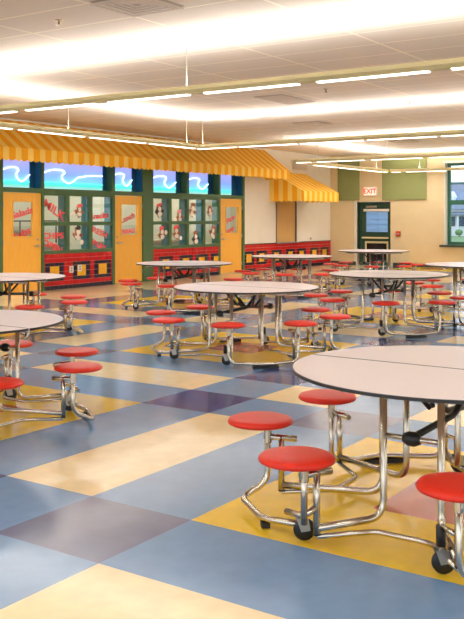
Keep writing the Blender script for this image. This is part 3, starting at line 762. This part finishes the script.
# ---------------------------------------------------------------- the round tables with fixed stools
TR = 0.79; TOPZ = 0.74; SR = 0.97
def pol(r, deg): return (r*math.cos(math.radians(deg)), r*math.sin(math.radians(deg)))
def build_table():
    root = empty('cafeteria_table', (0, 0, 0))
    for s in (-1, 1):
        bm = BM(); pts = []; n = 40; gap = 0.007
        a0 = math.asin(gap/TR)
        for k in range(n+1):
            a = -PI/2+a0+(PI-2*a0)*k/n; pts.append((s*TR*math.cos(a), TR*math.sin(a)))
        prism(bm, pts, 'z', 0.722, TOPZ)
        hf = obj('tabletop_half', bm, 'top', root)
        bm = BM()   # black T-moulding round the rim
        ring = []
        for k in range(n+1):
            a = -PI/2+a0+(PI-2*a0)*k/n; cx, cy = s*math.cos(a), math.sin(a)
            ring.append([bm.verts.new((cx*r, cy*r, z)) for r, z in ((TR, 0.7215), (TR+0.006, 0.7235), (TR+0.006, 0.737), (TR, 0.7385))])
        for k in range(n):
            for q in range(3): bm.faces.new((ring[k][q], ring[k+1][q], ring[k+1][q+1], ring[k][q+1]))
            bm.faces.new((ring[k][3], ring[k+1][3], ring[k+1][0], ring[k][0]))
        obj('edge_band', bm, 'black', hf, smooth=False)
    boxobj('seam_strip', (-0.0068, 0.0068, -0.78, 0.78, 0.7225, 0.7408), 'black', root)
    # underside rails along the fold
    for s in (-1, 1):
        bm = BM(); tube(bm, [(s*0.16, -0.62, 0.69), (s*0.16, 0.62, 0.69)], r=0.014); obj('top_rail', bm, 'chrome', root)
        bm = BM(); tube(bm, [(-0.6, s*0.30, 0.695), (0.6, s*0.30, 0.695)], r=0.013); obj('top_rail', bm, 'chrome', root)
    angs = [22.5+45*k for k in range(8)]
    legs = []
    for a in angs:
        cx, cy = pol(SR, a); ux, uy = pol(1, a)
        bm = BM(); lathe(bm, [(0, 0.452), (0.09, 0.452), (0.146, 0.449), (0.164, 0.443), (0.172, 0.432), (0.170, 0.422), (0.156, 0.415), (0.0, 0.413)], (cx, cy, 0), seg=32)
        st = obj('seat', bm, 'seat', root, smooth=True)
        bm = BM()   # bracket: plate, inward arm, collar
        lathe(bm, [(0, 0.413), (0.065, 0.413), (0.065, 0.406), (0, 0.406)], (cx, cy, 0), seg=16)
        c0 = pol(0.95, a); c1 = pol(0.775, a)
        tube(bm, [(c0[0], c0[1], 0.35), (c1[0], c1[1], 0.345)], r=0.016)
        lathe(bm, [(0.022, 0.412), (0.022, 0.32), (0, 0.32)], (*pol(0.93, a), 0), seg=12)
        obj('seat_bracket', bm, 'chrome', st)
        # inner post
        px, py = pol(0.858, a)
        bm = BM(); tube(bm, [(px, py, 0.36), (px, py, 0.075)], r=0.0165); po = obj('seat_post', bm, 'chrome', root)
        bm = BM(); tube(bm, [(px, py, 0.078), (px, py, 0.068)], r=0.0165); obj('foot_cap', bm, 'black', po)
        # table leg: low run inward then up to the top
        am = a % 90
        sx = 1 if px > 0 else -1; sy = 1 if py > 0 else -1
        if abs(px) > abs(py): foot = (sx*0.49, sy*0.14)
        else: foot = (sx*0.15, sy*0.30)
        bm = BM(); tube(bm, [(px, py, 0.10), (foot[0], foot[1], 0.10), (foot[0], foot[1], 0.723)], r=0.0175, fr=0.09)
        obj('table_leg', bm, 'chrome', root)
        legs.append(foot)
    # link bars, low, between neighbouring posts on each side of the octagon
    for k, (a, b) in enumerate(((-22.5, 22.5), (67.5, 112.5), (157.5, 202.5), (247.5, 292.5))):
        m = (a+b)/2; p, q = pol(0.858, a), pol(0.858, b)
        i1, i2 = pol(0.60, m-13), pol(0.60, m+13)
        bm = BM(); tube(bm, [(p[0], p[1], 0.062), (i1[0], i1[1], 0.062), (i2[0], i2[1], 0.062), (q[0], q[1], 0.062)], r=0.0125, fr=0.05)
        obj('link_bar', bm, 'chrome', root)
    # floor loops round the diagonal corners; NW and SE ones end at a caster
    for m in (45, 135, 225, 315):
        ua = m+22.5 if m in (135, 315) else m-22.5      # the u-type seat (beside +-x)
        va = m-22.5 if m in (135, 315) else m+22.5
        va_c = pol(0.93, va); ua_c = pol(0.93, ua)
        outv = pol(1.06, va + (4 if ua > va else -4)); d1 = pol(0.97, m)
        bm = BM()
        if m in (135, 315):
            car = (ua_c[0]*0.80+va_c[0]*0.02+pol(0.03, m)[0], 0)
            ce = pol(0.85, ua + (-9 if ua > va else 9))
            tube(bm, [(va_c[0], va_c[1], 0.40), (va_c[0], va_c[1], 0.115), (outv[0], outv[1], 0.045), (d1[0], d1[1], 0.045), (ce[0], ce[1], 0.075)], r=0.0165, fr=0.06)
            lo = obj('floor_loop', bm, 'chrome', root)
            bm = BM(); tube(bm, [(ua_c[0], ua_c[1], 0.40), (ua_c[0], ua_c[1], 0.13)], r=0.0155)
            pi_ = pol(0.85, ua); tube(bm, [(pi_[0], pi_[1], 0.20), (ua_c[0], ua_c[1], 0.165), (ce[0]*1.02+pol(.07,ua)[0], ce[1]*1.02+pol(.07,ua)[1], 0.15)], r=0.015, seg=8)
            tube(bm, [(ce[0], ce[1], 0.125), (ua_c[0], ua_c[1], 0.15)], r=0.014, seg=8)
            obj('seat_column', bm, 'chrome', root)
        else:
            outu = pol(1.04, ua + (4 if va > ua else -4))
            tube(bm, [(va_c[0], va_c[1], 0.40), (va_c[0], va_c[1], 0.03+0.02), (d1[0]*0.985+outv[0]*0.02, d1[1]*0.985+outv[1]*0.02, 0.045), (ua_c[0], ua_c[1], 0.05), (ua_c[0], ua_c[1], 0.40)], r=0.0165, fr=0.09)
            lo = obj('floor_loop', bm, 'chrome', root)
            ce = pol(0.77, ua + (5 if ua > m else -5))
        # rubber pad under the loop
        pd = pol(0.955, m); tdir = Vector((-math.sin(math.radians(m)), math.cos(math.radians(m)), 0))
        n_ = Vector((math.cos(math.radians(m)), math.sin(math.radians(m)), 0)); pc = Vector((pd[0], pd[1], 0))
        bm = BM(); vs = []
        hw = 0.13 if m not in (135, 315) else 0.02
        for z in (0.003, 0.030):
            for s1, s2 in ((-1, -1), (1, -1), (1, 1), (-1, 1)):
                vs.append(bm.verts.new(pc+tdir*s1*hw+n_*s2*0.02+Vector((0, 0, z))))
        for f in ((0,1,2,3), (4,5,6,7), (0,1,5,4), (1,2,6,5), (2,3,7,6), (3,0,4,7)): bm.faces.new([vs[i] for i in f])
        obj('rubber_pad', bm, 'black', lo)
        # caster near the u-type seat
        sd = n_ * -1
        c = Vector((ce[0], ce[1], 0)); roll = Vector((0.62, -0.785, 0))
        ca = empty_mesh = None
        bm = BM()
        tube(bm, [c+Vector((0, 0, 0.18 if m in (45, 225) else 0.13)), c+Vector((0, 0, 0.105))], r=0.016)
        ax = Vector((-roll.y, roll.x, 0))
        for s in (-1, 1):
            q = c+ax*s*0.021; h = roll*0.028
            vv = [bm.verts.new(p_) for p_ in (q-h+Vector((0,0,0.108)), q+h+Vector((0,0,0.108)), q+h*0.9+roll*0.012+Vector((0,0,0.052)), q-h*0.2+Vector((0,0,0.046)))]
            w_ = [bm.verts.new(v.co+ax*s*0.003) for v in vv]
            bm.faces.new(vv); bm.faces.new(w_)
            for i in range(4): bm.faces.new((vv[i], vv[(i+1) % 4], w_[(i+1) % 4], w_[i]))
        tube(bm, [c+ax*0.024-roll*0+Vector((0,0,0.107)), c-ax*0.024+Vector((0,0,0.107))], r=0.012, seg=8)
        cs = obj('caster', bm, 'steel', root)
        bm = BM(); R_ = 0.051; wc = c+roll*0.012+Vector((0, 0, R_+0.002)); seg = 24
        rr = [(0.0, -0.013), (0.018, -0.015), (R_-0.008, -0.013), (R_, -0.007), (R_, 0.007), (R_-0.008, 0.013), (0.018, 0.015), (0.0, 0.013)]
        rings = []
        for r, y in rr:
            if r == 0: rings.append([bm.verts.new(wc+ax*y)])
            else: rings.append([bm.verts.new(wc+ax*y+roll*(r*math.cos(2*PI*k/seg))+Vector((0,0,r*math.sin(2*PI*k/seg)))) for k in range(seg)])
        for A, D in zip(rings, rings[1:]):
            for k in range(seg):
                vs = []
                for q_ in (A[k % len(A)], A[(k+1) % len(A)], D[(k+1) % len(D)], D[k % len(D)]):
                    if q_ not in vs: vs.append(q_)
                if len(vs) > 2: bm.faces.new(vs)
        obj('wheel', bm, 'black', cs, smooth=True)
        if m in (45, 225):
            bm = BM(); tube(bm, [c+Vector((0,0,0.205)), c+Vector((0,0,0.12))], r=0.021); obj('black_sleeve', bm, 'black', cs)
            bm = BM(); p8 = pol(0.858, ua); tube(bm, [(p8[0], p8[1], 0.2), (c.x, c.y, 0.2)], r=0.012); obj('caster_arm', bm, 'chrome', cs)
    # folding mechanism under the seam: cross bars with black bumpers, V struts and a slanting gas arm
    for s in (-1, 1):
        bm = BM(); tube(bm, [(s*0.49, -0.14, 0.485), (s*0.49, 0.14, 0.485)], r=0.012)
        cb = obj('cross_bar', bm, 'chrome', root)
        bm = BM(); lathe(bm, [(0, -0.045), (0.022, -0.04), (0.034, -0.015), (0.034, 0.015), (0.022, 0.04), (0, 0.045)], (s*0.49, 0, 0.485), axis='y', seg=16)
        obj('bumper', bm, 'black', cb, smooth=True)
        bm = BM(); tube(bm, [(s*0.47, 0.0, 0.49), (s*0.02, s*0.03, 0.515), (-s*0.16, s*0.06, 0.69)], r=0.017, fr=0.05); obj('gas_arm', bm, 'black', root)
        for t_ in (-1, 1):
            bm = BM(); tube(bm, [(t_*0.02, s*0.10, 0.53), (t_*0.14, s*0.20, 0.70)], r=0.013, seg=8); obj('fold_strut', bm, 'black', root)
    bm = BM(); tube(bm, [(0, -0.34, 0.702), (0, 0.34, 0.702)], r=0.012); obj('hinge_bar', bm, 'black', root)
    return root
proto = build_table()
spots = [
 ((4.31, 1.605), 'large round cafeteria table in right foreground with red stools, nearest the camera'),
 ((4.23, 5.35), 'round cafeteria table cut by the left edge, the nearer of the two there'),
 ((8.12, 5.34), 'round cafeteria table with red stools in the middle of the photo'),
 ((7.72, 8.80), 'round cafeteria table cut by left edge, in front of first wooden door'),
 ((11.7, 8.92), 'round cafeteria table in front of second wooden door and right storefront window'),
 ((15.0, 8.8), 'round cafeteria table before the tiled wall, under the small awning'),
 ((11.05, 4.98), 'round cafeteria table right of centre, over a yellow floor block'),
 ((18.4, 8.65), 'farthest round cafeteria table, in front of the exit door'),
 ((13.95, 4.78), 'round cafeteria table cut by right edge, below the green framed window'),
]
for i, ((x, y), lab) in enumerate(spots):
    o = proto if i == 0 else copy_tree(proto)
    o.location = (x, y, 0); tag(o, lab, 'table', 'round tables with fixed red stools')

# ---------------------------------------------------------------- world, sun of the sky, camera
wd_ = bpy.data.worlds.new('world'); bpy.context.scene.world = wd_; wd_.use_nodes = True
nt = wd_.node_tree; bg = nt.nodes['Background']
tc = nt.nodes.new('ShaderNodeTexCoord'); s = nt.nodes.new('ShaderNodeSeparateXYZ'); nt.links.new(tc.outputs['Generated'], s.inputs[0])
r = nt.nodes.new('ShaderNodeValToRGB'); r.color_ramp.elements[0].position = 0.45; r.color_ramp.elements[0].color = (0.66, 0.66, 0.66, 1)
r.color_ramp.elements[1].position = 0.75; r.color_ramp.elements[1].color = (0.72, 0.84, 1.0, 1)
k_ = r.color_ramp.elements.new(0.52); k_.color = (0.95, 0.97, 1.0, 1)
mr = nt.nodes.new('ShaderNodeMapRange'); mr.inputs['From Min'].default_value = -1; nt.links.new(s.outputs['Z'], mr.inputs['Value'])
nt.links.new(mr.outputs['Result'], r.inputs['Fac']); nt.links.new(r.outputs['Color'], bg.inputs['Color']); bg.inputs['Strength'].default_value = 1.7

cam = bpy.data.cameras.new('camera'); co = bpy.data.objects.new('camera', cam); C.objects.link(co)
co.location = (0, 0, 1.5); co.rotation_euler = (PI/2, 0, math.radians(34.2456-90))
cam.sensor_fit = 'VERTICAL'; cam.sensor_height = 36; cam.lens = 887.8/619*36; cam.shift_y = -92.5/619; cam.clip_end = 500
sc = bpy.context.scene; sc.camera = co
sc.view_settings.view_transform = 'Standard'; sc.view_settings.look = 'None'; sc.view_settings.gamma = 1; sc.view_settings.use_curve_mapping = False
sc.view_settings.exposure = 0.4
sc.cycles.use_denoising = True; sc.cycles.max_bounces = 8; sc.cycles.diffuse_bounces = 5; sc.cycles.sample_clamp_indirect = 6
